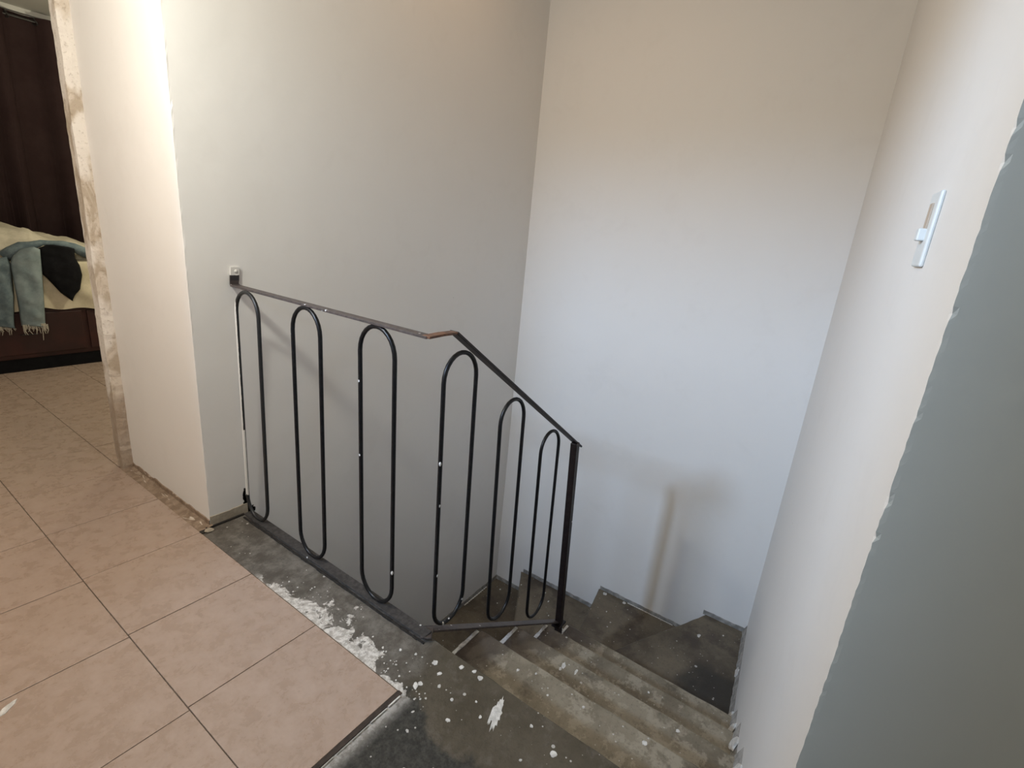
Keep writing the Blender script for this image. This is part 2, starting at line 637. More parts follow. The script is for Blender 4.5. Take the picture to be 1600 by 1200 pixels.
# right wall of the stairs, slightly out of square, and the gray wall face beside it
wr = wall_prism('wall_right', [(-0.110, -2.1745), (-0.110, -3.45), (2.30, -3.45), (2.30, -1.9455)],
                -3.2, 3.0, [M['white_paint'], M['gray_wall']], {0: 1}, 0.0010, 0.010)
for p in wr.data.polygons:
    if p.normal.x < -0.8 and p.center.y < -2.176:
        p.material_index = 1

# unseen wall added behind the camera, its opening shaped to cut the cool light
hx0, hx1 = -1.80, -1.70
bm = bmesh.new()
box(bm, (hx0, -0.30, -0.20), (hx1, 4.42, 3.0))
box(bm, (hx0, -3.57, -0.20), (hx1, -1.13, 3.0))
box(bm, (hx0, -1.13, 2.34), (hx1, -0.30, 3.0))
struct(finish('wall_light_blocker', bm, M['white_paint']))
struct(box_obj('wall_front', (-4.1, -3.57, -0.2), (-0.11, -3.45, 3.0), M['white_paint']))
struct(box_obj('wall_rear', (-4.1, -3.45, -0.2), (-3.98, 4.3, 3.0), M['white_paint']))
struct(box_obj('wall_bedroom', (-4.1, 4.3, -0.2), (2.42, 4.42, 3.0), M['bedroom_wall']))
struct(box_obj('wall_far', (2.30, 0.12, -0.2), (2.42, 4.3, 3.0), M['bedroom_wall']))
bm = bmesh.new()
box(bm, (-4.1, -3.57, CEIL), (-0.1335, 0.05, CEIL + 0.1))
box(bm, (-4.1, 0.05, CEIL), (2.42, 4.42, CEIL + 0.1))
struct(finish('ceiling', bm, M['ceiling']))
struct(box_obj('ceiling_stairwell', (-0.2, -3.45, 2.98), (2.3, 0.12, 3.08), M['ceiling']))
struct(box_obj('trim_1', (-0.133, -2.18, CEIL - 0.04), (-0.02, 0.0, 2.98), M['white_paint']))

# ------------------------------------------------------------------ floor slab, tiles, landing
TP = 0.40
floor = struct(slab('floor', [(-4.0, -3.45), (0.036, -3.45), (0.036, -1.128), (0.046, -1.128), (0.046, 0.06), (2.3, 0.06),
                              (2.3, 4.3), (-4.0, 4.3)], -0.2, -0.002, M['concrete'], None, 0.04, 0.003, 0.006, 2))

tile_mesh = None


def tile(x, y, w=TP, d=TP):
    global tile_mesh
    g = 0.0028
    if abs(w - TP) < 1e-6 and abs(d - TP) < 1e-6 and tile_mesh:
        o = bpy.data.objects.new('tile', tile_mesh)
        COL.objects.link(o)
        o.parent = floor
    else:
        bm = bmesh.new()
        box(bm, (g / 2, g / 2, -0.006), (w - g / 2, d - g / 2, 0.004), 0.0012)
        o = finish('tile', bm, M['tile'], floor)
        if abs(w - TP) < 1e-6 and abs(d - TP) < 1e-6:
            tile_mesh = o.data
    o.location = (x, y, R.uniform(-0.0005, 0.0004))
    return o


Y0 = -1.220
for i in range(5):                      # columns going left from the landing edge
    x = -0.182 - TP * (i + 1)
    if x < -1.70:
        continue
    for k in range(14):
        y = Y0 + TP * k - (0.0 if i == 0 else 0.012 * i)
        if y + TP > 4.3:
            continue
        if y > 1.2 and x < -1.2:
            continue
        tile(x, y)
for i in range(4):                      # columns inside the bedroom
    for k in range(9):
        y = Y0 + TP * k + 5 * TP
        if y < 0.84:
            if i == 0:
                continue
        if y + TP > 4.3 or y < 0.7:
            continue
        tile(-0.182 + TP * i, y)
tile(-0.182, 0.845, TP, 0.78 - 0.845 + TP * 0 + 0.395)
# dark joint and pale bead along the front edge of the last tile row
finish('joint_line', box(bmesh.new(), (-1.4, Y0 - 0.013, -0.004), (-0.178, Y0 + 0.001, 0.0015)), M['dark_gap'], floor)
bm = bmesh.new()
rr = random.Random(6)
yq = -0.03
while yq > -1.14:                       # dark strips laid in as the gap shadow along the bottom bar
    l = rr.uniform(0.02, 0.05)
    bar(bm, (-0.004 + rr.uniform(-.0012, .0012), yq, 0.0005), (-0.004 + rr.uniform(-.0012, .0012), yq - l, 0.0005), (1, 0, 0), 0.0085 * rr.uniform(.7, 1.2), 0.004, 0)
    yq -= l * 0.97
finish('gap_shade', bm, M['grime_and_shade'], floor)
bm = bmesh.new()
rr = random.Random(5)
x = -0.19
while x > -0.62:
    l = rr.uniform(0.02, 0.06)
    wv = (0.0042 if x > -0.30 else 0.0016) * rr.uniform(0.6, 1.2)
    bar(bm, (x, Y0 - 0.018 + rr.uniform(-.001, .001), 0.0015), (x - l, Y0 - 0.018 + rr.uniform(-.001, .001), 0.0015), (0, 1, 0), wv, 0.004, 0)
    x -= l * rr.uniform(0.9, 1.25)
o = finish('filler_bead', bm, M['splash'], floor)
o['kind'] = 'stuff'
# grout seen between the tiles is the bed below them
finish('grout_bed', box(bmesh.new(), (-1.69, Y0 - 0.004, -0.004), (-0.180, 4.29, 0.0008)), M['grout'], floor)
finish('grout_bed', box(bmesh.new(), (-0.180, 0.845, -0.004), (1.45, 4.29, 0.0008)), M['grout'], floor)
# mortar strip left on the floor where the skirting of the partition stood
bm = bmesh.new()
rr = random.Random(11)
n = 40
ys = [0.84 - 0.855 * i / n for i in range(n + 1)]
rows = [[], [], []]
for y in ys:
    rows[0].append(bm.verts.new((-0.128, y, 0.012 + rr.uniform(-.002, .002))))
    rows[1].append(bm.verts.new((-0.150 + rr.uniform(-.004, .004), y, 0.008 + rr.uniform(-.003, .003))))
    rows[2].append(bm.verts.new((-0.184 + rr.uniform(-.003, .003), y, 0.001)))
for a, b in zip(rows, rows[1:]):
    for i in range(n):
        bm.faces.new((a[i], a[i + 1], b[i + 1], b[i]))
finish('mortar_strip', bm, M['mortar'], floor)


# bare strips at the foot of the walls where skirting came away
def scar(name, a, b, nrm, z0, hgt, mat, seed, amp=0.010, t=0.0035, low=0.0):
    bm = bmesh.new()
    rr = random.Random(seed)
    a = Vector(a); b = Vector(b); nrm = Vector(nrm)
    n = max(6, int((b - a).length / 0.02))
    r = [[], [], []]
    for i in range(n + 1):
        p = a.lerp(b, i / n)
        h = hgt + amp * (noise.noise(Vector((i * 0.35, seed, 0))) + rr.uniform(-.35, .35))
        r[0].append(bm.verts.new((p.x + nrm.x * t, p.y + nrm.y * t, z0 - 0.01 - low)))
        r[1].append(bm.verts.new((p.x + nrm.x * t, p.y + nrm.y * t, z0 + h)))
        r[2].append(bm.verts.new((p.x - nrm.x * .002, p.y - nrm.y * .002, z0 + h + 0.002)))
    for u, v in zip(r, r[1:]):
        for i in range(n):
            bm.faces.new((u[i], u[i + 1], v[i + 1], v[i]))
    return struct(finish(name, bm, mat))


scar('baseboard_left', (-0.133, 0.84, 0), (-0.133, 0.0, 0), (-1, 0, 0), 0.0, 0.030, M['mortar'], 4, 0.007)
M['scar_beige'] = flat('bare_beige_plaster', (0.36, 0.31, 0.24), 0.9, 0, 18, 0.2, 0.5)
M['scar_gray'] = flat('bare_gray_plaster', (0.30, 0.285, 0.26), 0.9, 0, 25, 0.3, 0.6)
scar('baseboard_stairs', (-0.133, 0, 0), (0.030, 0, 0), (0, -1, 0), 0.004, 0.042, M['scar_beige'], 6, 0.006)

# raw plaster nib at the bedroom opening, the frame torn off it
nib = bmesh.new()
rr = random.Random(8)
nz = 130
rows = []
for k in range(nz + 1):
    z = CEIL * k / nz
    e = 0.003 * noise.noise(Vector((1.3, 2.2, z * 5))) + 0.002 * rr.uniform(-1, 1)
    f = 0.004 * noise.noise(Vector((8.3, 1.2, z * 9))) + 0.002 * rr.uniform(-1, 1)
    d = 0.004 * noise.noise(Vector((4.3, 7.7, z * 7))) + 0.002 * rr.uniform(-1, 1)
    step = 0.006 if (z > 1.72) else 0.0
    rows.append([nib.verts.new(q) for q in ((-0.130, 0.79 - step + f, z), (-0.150 + d, 0.793 - step + f, z),
                                            (-0.176 + e * 0.5, 0.802 + f, z), (-0.176 + e * 0.5, 0.87, z), (-0.130, 0.87, z))])
for a, b in zip(rows, rows[1:]):
    for i in range(5):
        nib.faces.new((a[i], a[(i + 1) % 5], b[(i + 1) % 5], b[i]))
nib.faces.new(rows[0][::-1]); nib.faces.new(rows[-1])
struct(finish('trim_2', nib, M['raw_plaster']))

# ------------------------------------------------------------------ the staircase
def rwy(x):
    return -2.1641 + 0.095 * x


stairs = empty('staircase', (0.65, -1.6, -0.8))
tag(stairs, 'worn bare concrete winder staircase spattered with white paint, going down behind the railing', 'staircase')
RY = -2.20
YL = -1.128
S = M['stair_brown']


def step(plan, z, th=0.34, seed=0, bev=0.009):
    plan = [(min(x, 2.1505), min(y, -0.0005)) for x, y in plan]
    plan = [(x, max(y, rwy(x) + 0.0005)) for x, y in plan]
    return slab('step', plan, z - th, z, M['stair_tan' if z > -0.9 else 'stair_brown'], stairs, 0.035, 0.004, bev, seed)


step([(-0.02, RY), (0.350, RY), (0.350, YL), (-0.02, YL)], -0.2, seed=1)
step([(0.315, RY), (0.652, RY), (0.652, YL), (0.315, YL)], -0.4, seed=2)
step([(0.617, RY), (0.955, RY), (0.955, YL), (0.617, YL)], -0.6, seed=3)
step([(0.920, RY), (1.240, RY), (1.240, YL), (0.920, YL)], -0.8, seed=4)
# winders turning left around the foot of the newel
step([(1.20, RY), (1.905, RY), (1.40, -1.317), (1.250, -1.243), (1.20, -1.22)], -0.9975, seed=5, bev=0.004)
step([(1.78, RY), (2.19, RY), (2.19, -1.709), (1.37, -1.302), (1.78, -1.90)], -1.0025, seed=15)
step([(1.20, -1.30), (2.19, -1.76), (2.19, -0.948), (1.25, -1.10), (1.20, -1.105)], -1.2, seed=6)
step([(1.10, -1.13), (1.25, -1.14), (2.19, -0.99), (2.19, -0.25), (1.25, -0.74), (1.10, -0.82)], -1.4, seed=7)
step([(1.00, -1.11), (1.12, -0.87), (1.27, -0.78), (2.19, -0.30), (2.19, 0.03), (1.30, 0.03), (1.00, 0.03)], -1.6, seed=8)
for i in range(5):
    x1 = 1.03 - 0.3 * i
    step([(x1 - 0.3, -1.11), (x1, -1.11), (x1, 0.03), (x1 - 0.3, 0.03)], -1.8 - 0.2 * i, seed=9 + i)
# solid wall between the two flights
bm = bmesh.new()
for i, (xa, xb) in enumerate(((0.0, 0.33), (0.33, 0.63), (0.63, 0.935), (0.935, 1.2))):
    box(bm, (xa, -1.25, -3.0), (xb, YL - 0.006, -0.2 - 0.2 * i - 0.05))
finish('inner_wall', bm, S, stairs)

# pale paint on the open side edge of each straight step
bm = bmesh.new()
rr = random.Random(21)
for i, (xa, xb) in enumerate(((0.10, 0.335), (0.42, 0.640), (0.73, 0.945), (1.03, 1.23))):
    z = -0.2 - 0.2 * i
    x = xa
    while x < xb - 0.01:
        l = min(rr.uniform(0.02, 0.05), xb - x)
        bar(bm, (x, YL - 0.001, z - 0.009), (x + l, YL - 0.001, z - 0.009 + rr.uniform(-.001, .001)), (0, 0, 1), 0.022 * rr.uniform(.9, 1.05), 0.017 * rr.uniform(.7, 1.1), 0)
        x += l
o = finish('paint_edge', bm, M['splash'], stairs)
o['kind'] = 'stuff'

# skirting scars on the back wall, one per winder, and their tidemark of paint
scar('baseboard_back', (XB, -1.965, 0), (XB, -1.690, 0), (-1, 0, 0), -1.0, 0.022, M['scar_gray'], 13, 0.004)
scar('baseboard_back_2', (XB, -1.700, 0), (XB, -0.955, 0), (-1, 0, 0), -1.2, 0.022, M['scar_gray'], 14, 0.004)
scar('baseboard_back_3', (XB, -0.96, 0), (XB, -0.27, 0), (-1, 0, 0), -1.4, 0.026, M['scar_gray'], 15, 0.005)
scar('baseboard_back_4', (XB, -0.28, 0), (XB, 0.0, 0), (-1, 0, 0), -1.6, 0.03, M['scar_gray'], 16, 0.006)
scar('baseboard_lower', (XB, 0, 0), (1.0, 0, 0), (0, -1, 0), -1.6, 0.028, M['scar_gray'], 17, 0.006)


for i, (xa, xb, z) in enumerate(((0.0, .35, -.2), (.33, .652, -.4), (.63, .955, -.6), (.93, 1.24, -.8), (1.2, 2.15, -1.0))):
    # rough mortar fillet where the tread meets the right wall
    bm = bmesh.new()
    rr = random.Random(30 + i)
    n = int((xb - xa) / 0.02)
    r = [[], [], []]
    for k in range(n + 1):
        x = xa + (xb - xa) * k / n
        w = 0.020 + 0.007 * noise.noise(Vector((x * 14, i, 0))) + rr.uniform(-.002, .002)
        h = 0.055 + 0.015 * noise.noise(Vector((x * 12, i, 5))) + rr.uniform(-.003, .003)
        r[0].append(bm.verts.new((x, rwy(x) + w, z - 0.004)))
        r[1].append(bm.verts.new((x, rwy(x) + w * 0.45, z + h * 0.5)))
        r[2].append(bm.verts.new((x, rwy(x) - 0.001, z + h)))
    for u, v in zip(r, r[1:]):
        for k in range(n):
            bm.faces.new((u[k], u[k + 1], v[k + 1], v[k]))
    struct(finish('baseboard_right_%d' % (i + 1), bm, M['scar_gray']))

# dried paint on landing and steps
bm = bmesh.new()
rr = random.Random(17)
for x, y, r in ((0.020, -1.349, .008), (-0.035, -1.231, .010), (-0.056, -1.27, .0095), (0.006, -1.307, .009), (0.012, -1.378, .010),
                (-0.05, -1.679, .011), (-0.156, -1.395, .007), (-0.12, -1.25, .010), (-0.09, -1.30, .007), (-0.10, -1.36, .006),
                (-0.135, -1.245, .013), (-0.20, -1.30, .005), (-0.25, -1.33, .006), (-0.33, -1.40, .009), (-0.30, -1.47, .005),
                (-0.09, -1.46, .006), (-0.06, -1.42, .004), (-0.02, -1.59, .006), (-0.12, -1.62, .005), (-0.07, -1.11, .006), (-0.05, -1.16, .005), (-0.09, -1.0, .004), (-0.10, -1.06, .005)):
    blob(bm, (x, y, -0.0018), (0, 0, 1), r, r * rr.uniform(.6, 1.0), rr.uniform(0, 3), rr)
blob(bm, (-0.050, -1.491, -0.0018), (0, 0, 1), .062, .0125, 0.34, rr, 0.0009, 34)
blob(bm, (-0.060, -1.480, -0.0018), (0, 0, 1), .040, .0055, 0.30, rr, 0.0012, 22)
blob(bm, (-0.875, -0.472, 0.0042), (0, 0, 1), .030, .011, 0.6, rr, 0.0008, 16)
for k in range(70):                     # fine crumbs beside the filler
    x = -0.18 + abs(rr.gauss(0, .06)); y = rr.uniform(-1.30, -0.50)
    if x < 0.0:
        r = rr.uniform(.0015, .004)
        blob(bm, (x, y, -0.0018), (0, 0, 1), r, r, 0, rr, 0.001, 7)
o = finish('paint_splash', bm, M['splash'], floor)
o['kind'] = 'stuff'

bm = bmesh.new()
for x, y, z, rx, ry in ((0.594, -1.404, -.4, .020, .008), (0.570, -1.40, -.4, .010, .006), (0.60, -1.46, -.4, .018, .005), (0.611, -1.887, -.4, .009, .008), (0.311, -1.835, -.2, .010, .009),
                        (0.30, -1.62, -.2, .006, .005), (0.26, -1.50, -.2, .005, .004), (0.31, -1.42, -.2, .006, .004), (0.28, -1.36, -.2, .007, .005), (0.90, -1.7, -.6, .006, .005),
                        (1.914, -1.726, -1.0, .016, .010), (2.02, -1.85, -1.0, .006, .005), (1.8, -1.9, -1.0, .005, .004), (2.115, -1.011, -1.2, .016, .016), (2.121, -1.163, -1.2, .014, .014),
                        (1.95, -1.1, -1.2, .006, .005), (1.9, -1.3, -1.2, .005, .005), (2.05, -.55, -1.4, .010, .006), (1.98, -.62, -1.4, .012, .005), (1.85, -.7, -1.4, .006, .005), (1.8, -.85, -1.4, .006, .005),
                        (2.05, -.12, -1.6, .008, .008), (1.9, -.2, -1.6, .006, .006), (1.8, -.3, -1.6, .005, .005), (2.0, -.35, -1.4, .007, .006)):
    blob(bm, (x, y, z), (0, 0, 1), rx, ry, rr.uniform(-.3, .3), rr)
for y in [-1.19 - 0.012 * k for k in range(28)]:
    blob(bm, (2.138, y, -1.2), (0, 0, 1), .006, .009, 0, rr, 0.0012, 8)
for k in range(12):
    blob(bm, (1.99 - 0.025 * k, -0.012, -1.6), (0, 0, 1), .014, .007, 0, rr, 0.0012, 8)
for x, z, rx, rz in ((1.99, -1.105 + .09, .040, .035), (1.75, -.99, .035, .03), (1.37, -.93, .018, .03), (1.19, -.86, .02, .03), (1.12, -.76, .022, .045), (.93, -.745, .03, .04),
                     (.86, -.57, .03, .035), (.74, -.55, .025, .04), (.55, -.36, .025, .04), (.45, -.37, .02, .03)):
    blob(bm, (x, rwy(x) + .013, z), (-.095, 1, 0.35), rx, rz, 0, rr, 0.006, 12)
o = finish('paint_splash', bm, M['splash'], stairs)
o['kind'] = 'stuff'

# ------------------------------------------------------------------ the railing
rail = empty('stair_railing', (0.0, -0.6, 0.0))
tag(rail, 'black iron stair railing of six tall oval loops ending in a square newel', 'railing')
ZR = 1.033
KX, KY = 0.108, -1.111


def slope_top(x):
    return ZR + 0.001 - 0.686 * (x - KX)


def slope_bot(x):
    return 0.030 - 0.6567 * x


up = Vector((0, 0, 1))
o = finish('handrail', bar(bmesh.new(), (0.024, -0.030, ZR), (0.002, KY - 0.004, ZR), (1, 0, 0), 0.032, 0.008), M['iron_bar'], rail)
bm = bmesh.new()
bar(bm, (-0.012, KY - 0.001, ZR + 0.0015), (0.050, KY - 0.004, ZR + 0.004), (0, 1, 0), 0.030, 0.007)
bar(bm, (0.046, KY - 0.004, ZR + 0.004), (KX + 0.004, KY, ZR + 0.001), (0, 1, 0), 0.030, 0.007)
o = finish('handrail_bend', bm, M['iron_rust'], rail)
o['label'] = 'rust-brown bent piece joining the level and sloping handrail'
o = finish('sloping_handrail', bar(bmesh.new(), (KX - 0.003, KY, slope_top(KX - 0.003)), (1.080, KY, slope_top(1.080)), (0, 1, 0), 0.034, 0.009), M['iron_newel'], rail)
# bottom bars
o = finish('bottom_rail', bar(bmesh.new(), (0.018, -0.030, 0.016), (0.018, KY - 0.035, 0.016), (1, 0, 0), 0.040, 0.007), M['iron_dusty'], rail)
o['label'] = 'dusty level bottom bar along the landing edge'
bm = bmesh.new()
bar(bm, (0.004, KY - 0.040, 0.016), (0.055, KY - 0.004, slope_bot(0.055) + 0.006), (0.6, -0.8, 0), 0.036, 0.007)
finish('bottom_rail_bend', bm, M['iron_bar'], rail)
o = finish('sloping_bottom_rail', bar(bmesh.new(), (0.045, KY, slope_bot(0.045)), (1.135, KY, slope_bot(1.135)), (0, 1, 0), 0.036, 0.008), M['iron_bar'], rail)


def loop_path(c, w, z0, z1, axis, lean, n=14):
    """closed stadium: c centre along axis at mid height, straight sides, round ends"""
    r = w / 2
    zm = (z0 + z1) / 2
    pts = []
    for k in range(n + 1):
        a = math.pi * k / n
        pts.append((math.cos(a) * r, z1 - r * 1.12 + math.sin(a) * r * 1.12))
    for k in range(1, 8):
        pts.append((-r, z1 - 1.12 * r + (z0 - z1 + 2.24 * r) * k / 8))
    for k in range(n + 1):
        a = math.pi + math.pi * k / n
        pts.append((math.cos(a) * r, z0 + r * 1.12 + math.sin(a) * r * 1.12))
    for k in range(1, 8):
        pts.append((r, z0 + 1.12 * r + (z1 - z0 - 2.24 * r) * k / 8))
    out = []
    for s, z in pts:
        q = c + s + lean * (z - zm)
        out.append((0.003 + 0.012 * (z1 - z) / (z1 - z0), q, z) if axis == 'y' else (q, KY, z))
    return out


RAD = 0.0073
for c, z0, z1, lean, mat in ((-0.137, 0.022, 1.024, -0.037, 'iron_edge'), (-0.524, 0.024, 1.024, -0.016, 'iron'), (-0.894, 0.026, 1.024, 0.0, 'iron')):
    o = finish('loop', tube(bmesh.new(), loop_path(c, 0.158, z0, z1, 'y', lean), RAD, 10, True), M[mat], rail, True)
    if mat == 'iron_edge':
        o['label'] = 'loop beside the wall with cream wall paint along its outer side'
for c, z0, z1, lean in ((0.155, -0.040, 0.968, -0.014), (0.480, -0.252, 0.745, -0.035), (0.806, -0.466, 0.528, -0.050)):
    finish('loop', tube(bmesh.new(), loop_path(c, 0.154, z0, z1, 'x', lean), RAD, 10, True), M['iron'], rail, True)
bm = bmesh.new()
for q in ((0.006, -0.981, 0.185), (0.083 - 0.006, KY - 0.004, 0.47), (0.075 - 0.004, KY - 0.004, 0.62), (0.083, KY - 0.005, 0.20), (0.128, KY - 0.006, -0.030)):
    mt = Matrix.Translation(q) @ Matrix.Scale(1.9, 4, (0, 0, 1))
    bmesh.ops.create_uvsphere(bm, u_segments=8, v_segments=6, radius=0.0042, matrix=mt)
o = finish('paint_drip', bm, M['splash'], rail, True)
o['kind'] = 'stuff'
# newel post, leaning a little
bm = bmesh.new()
bar(bm, (1.118, KY - 0.012, -0.802), (1.020, KY - 0.006, slope_top(1.020) - 0.004), (1, 0, 0), 0.034, 0.034, 0.003)
o = finish('newel_post', bm, M['iron_newel'], rail)
bm = bmesh.new()
box(bm, (1.075, KY - 0.036, -0.716), (1.150, KY + 0.016, -0.704), 0.002)
finish('post_collar', bm, M['iron_newel'], rail)
# wall fixing of the handrail: the bar is bent up the wall and screwed on
bm = bmesh.new()
W2 = 0.017
prof = [(-0.036, ZR), (-0.020, ZR + 0.001), (-0.010, ZR + 0.006), (-0.005, ZR + 0.016), (-0.0045, ZR + 0.068)]
vin, vout = [], []
for i, (y, z) in enumerate(prof):
    a = Vector(prof[max(0, i - 1)]); b = Vector(prof[min(len(prof) - 1, i + 1)])
    t = (b - a).normalized(); nn = Vector((-t.y, t.x)) * 0.004
    vin.append([bm.verts.new((0.027 + s * W2 + 0.004 * i, y + nn.x, z + nn.y)) for s in (-1, 1)])
    vout.append([bm.verts.new((0.027 + s * W2 + 0.004 * i, y - nn.x, z - nn.y)) for s in (-1, 1)])
for i in range(len(prof) - 1):
    bm.faces.new((vin[i][0], vin[i][1], vin[i + 1][1], vin[i + 1][0]))
    bm.faces.new((vout[i][0], vout[i + 1][0], vout[i + 1][1], vout[i][1]))
    for s in (0, 1):
        bm.faces.new((vin[i][s], vin[i + 1][s], vout[i + 1][s], vout[i][s]))
bm.faces.new((vin[0][0], vout[0][0], vout[0][1], vin[0][1]))
bm.faces.new((vin[-1][0], vin[-1][1], vout[-1][1], vout[-1][0]))
brk = finish('wall_bracket', bm, M['bracket'], rail)
brk['label'] = 'bent-up bracket end, its upper half under cream wall paint'
bm = bmesh.new()
bmesh.ops.create_uvsphere(bm, u_segments=10, v_segments=6, radius=0.0075, matrix=Matrix.Translation((0.046, -0.0085, ZR + 0.052)) @ Matrix.Scale(0.5, 4, (0, 1, 0)))
finish('screw', bm, M['splash'], brk, True)

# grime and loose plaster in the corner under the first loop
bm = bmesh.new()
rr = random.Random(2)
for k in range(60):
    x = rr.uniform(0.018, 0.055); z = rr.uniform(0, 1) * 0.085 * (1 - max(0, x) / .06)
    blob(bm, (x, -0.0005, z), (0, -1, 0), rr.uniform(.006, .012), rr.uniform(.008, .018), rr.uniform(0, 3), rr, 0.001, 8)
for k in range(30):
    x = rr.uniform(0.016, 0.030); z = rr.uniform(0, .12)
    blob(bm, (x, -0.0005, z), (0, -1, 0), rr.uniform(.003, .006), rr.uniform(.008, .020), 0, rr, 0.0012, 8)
o = finish('trim_3', bm, M['grime_and_shade'])
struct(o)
bm = bmesh.new()
rr = random.Random(12)
bmesh.ops.create_icosphere(bm, subdivisions=2, radius=0.018)
for v in bm.verts:
    v.co *= 1 + 0.35 * noise.noise(v.co * 70)
    v.co.x *= 1.1; v.co.z *= 0.40; v.co.y *= 0.75
bmesh.ops.translate(bm, verts=bm.verts[:], vec=(-0.150, -0.028, 0.003))
o = finish('plaster_chip', bm, M['scar_beige'])
tag(o, 'small pale chip of plaster lying at the foot of the wall corner', 'plaster chip')
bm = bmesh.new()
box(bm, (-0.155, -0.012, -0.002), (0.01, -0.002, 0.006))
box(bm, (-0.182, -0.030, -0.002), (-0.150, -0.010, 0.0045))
struct(finish('trim_4', bm, M['grime_and_shade']))

# ------------------------------------------------------------------ light switch on the right wall
sw = empty('light_switch', (0.215, rwy(0.215), 1.40))
th = math.atan(0.095)
sw.rotation_euler = (0, 0, th)
sw.matrix_world = Matrix.Translation((0.215, rwy(0.215), 1.40)) @ Matrix.Rotation(th, 4, 'Z')
tag(sw, 'white light switch with a small rocker and tan gap, on the pale right wall', 'light switch')


def local(name, lo, hi, mat, parent, bev):
    bm = bmesh.new()
    box(bm, lo, hi, bev)
    o = finish(name, bm, mat)
    o.parent = parent
    return o


local('cover_plate', (-0.040, 0.0, -0.062), (0.040, 0.0075, 0.070), M['white_plastic'], sw, 0.0035)
local('switch_slot', (-0.012, 0.004, -0.008), (0.012, 0.0105, 0.050), M['tan_plastic'], sw, 0.001)
local('rocker', (-0.013, 0.004, -0.016), (0.013, 0.019, 0.006), M['white_plastic'], sw, 0.0025)

# ------------------------------------------------------------------ bedroom seen past the nib
bed = empty('bed', (0.2, 3.5, 0.0))
tag(bed, 'low bed with a dark maroon wooden base, seen through the bedroom opening', 'bed')
BX0, BX1, BY0, BY1 = -1.05, 1.05, 2.95, 4.06
bm = bmesh.new()
box(bm, (BX0, BY0, 0.10), (BX1, BY1, 0.475), 0.008)
finish('bed_base', bm, M['maroon'], bed)
finish('under_bed_shade', box(bmesh.new(), (BX0 + 0.03, BY0 + 0.006, 0.004), (BX1 - 0.03, BY1 - 0.05, 0.102)), M['black_cloth'], bed)  # black box added as the shade in the gap under the bed
for i in range(3):
    a = BX0 + 0.03 + i * 0.69
    d = finish('drawer', box(bmesh.new(), (a, BY0 - 0.014, 0.135), (a + 0.66, BY0 + 0.004, 0.440), 0.004), M['maroon'], bed)
    bm = bmesh.new()
    tube(bm, [(a + 0.28, BY0 - 0.012, 0.285), (a + 0.285, BY0 - 0.03, 0.285), (a + 0.375, BY0 - 0.03, 0.285), (a + 0.38, BY0 - 0.012, 0.285)], 0.004, 6)
    finish('handle', bm, M['rod'], d)
finish('mattress', box(bmesh.new(), (BX0 + 0.01, BY0 + 0.02, 0.475), (BX1 - 0.01, BY1 - 0.01, 0.80), 0.03), M['mattress'], bed)

# cream sheet drawn over the mattress, hanging down its front in folds
bm = bmesh.new()
nx, nv = 90, 26
grid = []
for i in range(nx + 1):
    x = BX0 + (BX1 - BX0) * i / nx
    hem = 0.462 + 0.012 * math.sin(x * 9 + 1) + 0.010 * math.sin(x * 23)
    col = []
    for k in range(nv + 1):
        t = k / nv
        if t < 0.55:
            z = hem + (0.800 - hem) * (t / 0.55)
            f = (1 - t / 0.55)
            y = BY0 - 0.010 - 0.022 * f * (0.5 + 0.5 * math.sin(x * 15 + 2.0 * z)) - 0.015 * max(0, math.sin((x * 0.9 + z * 1.3) * 13)) ** 2 * (0.35 + f)
        else:
            q = (t - 0.55) / 0.45
            a = min(1, q / 0.15)
            z = 0.800 + 0.022 * math.sin(a * math.pi / 2) + 0.006 * math.sin(x * 13 + q * 9)
            y = BY0 - 0.010 + 0.03 * (1 - math.cos(a * math.pi / 2)) + max(0, q - 0.15) / 0.85 * 1.07
        col.append(bm.verts.new((x, y, z)))
    grid.append(col)
for i in range(nx):
    for k in range(nv):
        bm.faces.new((grid[i][k], grid[i + 1][k], grid[i + 1][k + 1], grid[i][k + 1]))
o = finish('bed_sheet', bm, M['sheet'], None, True)
tag(o, 'cream bed sheet hanging in folds over the front of the mattress', 'sheet')

# rumpled duvet heaped on the bed
bm = bmesh.new()
nx, ny = 70, 36
grid = []
top = []
for i in range(nx + 1):
    x = BX0 + 0.05 + (BX1 - BX0 - 0.1) * i / nx
    row = []
    for k in range(ny + 1):
        y = BY0 + 0.04 + (1.0) * k / ny
        u = min(i, nx - i) / nx; v = min(k, ny - k) / ny
        edge = min(1, u * 9) * min(1, v * 7)
        h = 0.165 * math.exp(-((x + 0.05) / 0.42) ** 2) + 0.055
        h += 0.035 * noise.noise(Vector((x * 5, y * 5, 1))) + 0.022 * noise.noise(Vector((x * 12, y * 9, 4)))
        row.append(bm.verts.new((x, y, 0.828 + max(0.004, h) * (edge ** 0.6))))
    grid.append(row)
for i in range(nx):
    for k in range(ny):
        bm.faces.new((grid[i][k], grid[i + 1][k], grid[i + 1][k + 1], grid[i][k + 1]))
ret = bmesh.ops.extrude_face_region(bm, geom=bm.faces[:])
for v in [g for g in ret['geom'] if isinstance(g, bmesh.types.BMVert)]:
    v.co.z = 0.826
o = finish('duvet', bm, M['duvet'], None, True)
tag(o, 'rumpled beige duvet heaped on top of the bed behind the jeans', 'duvet')


def at_z(outl, z):
    xs = []
    for i in range(len(outl)):
        (x0, z0), (x1, z1) = outl[i], outl[(i + 1) % len(outl)]
        if (z0 - z) * (z1 - z) <= 0 and abs(z1 - z0) > 1e-9:
            xs.append(x0 + (x1 - x0) * (z - z0) / (z1 - z0))
    return (min(xs), max(xs)) if xs else None


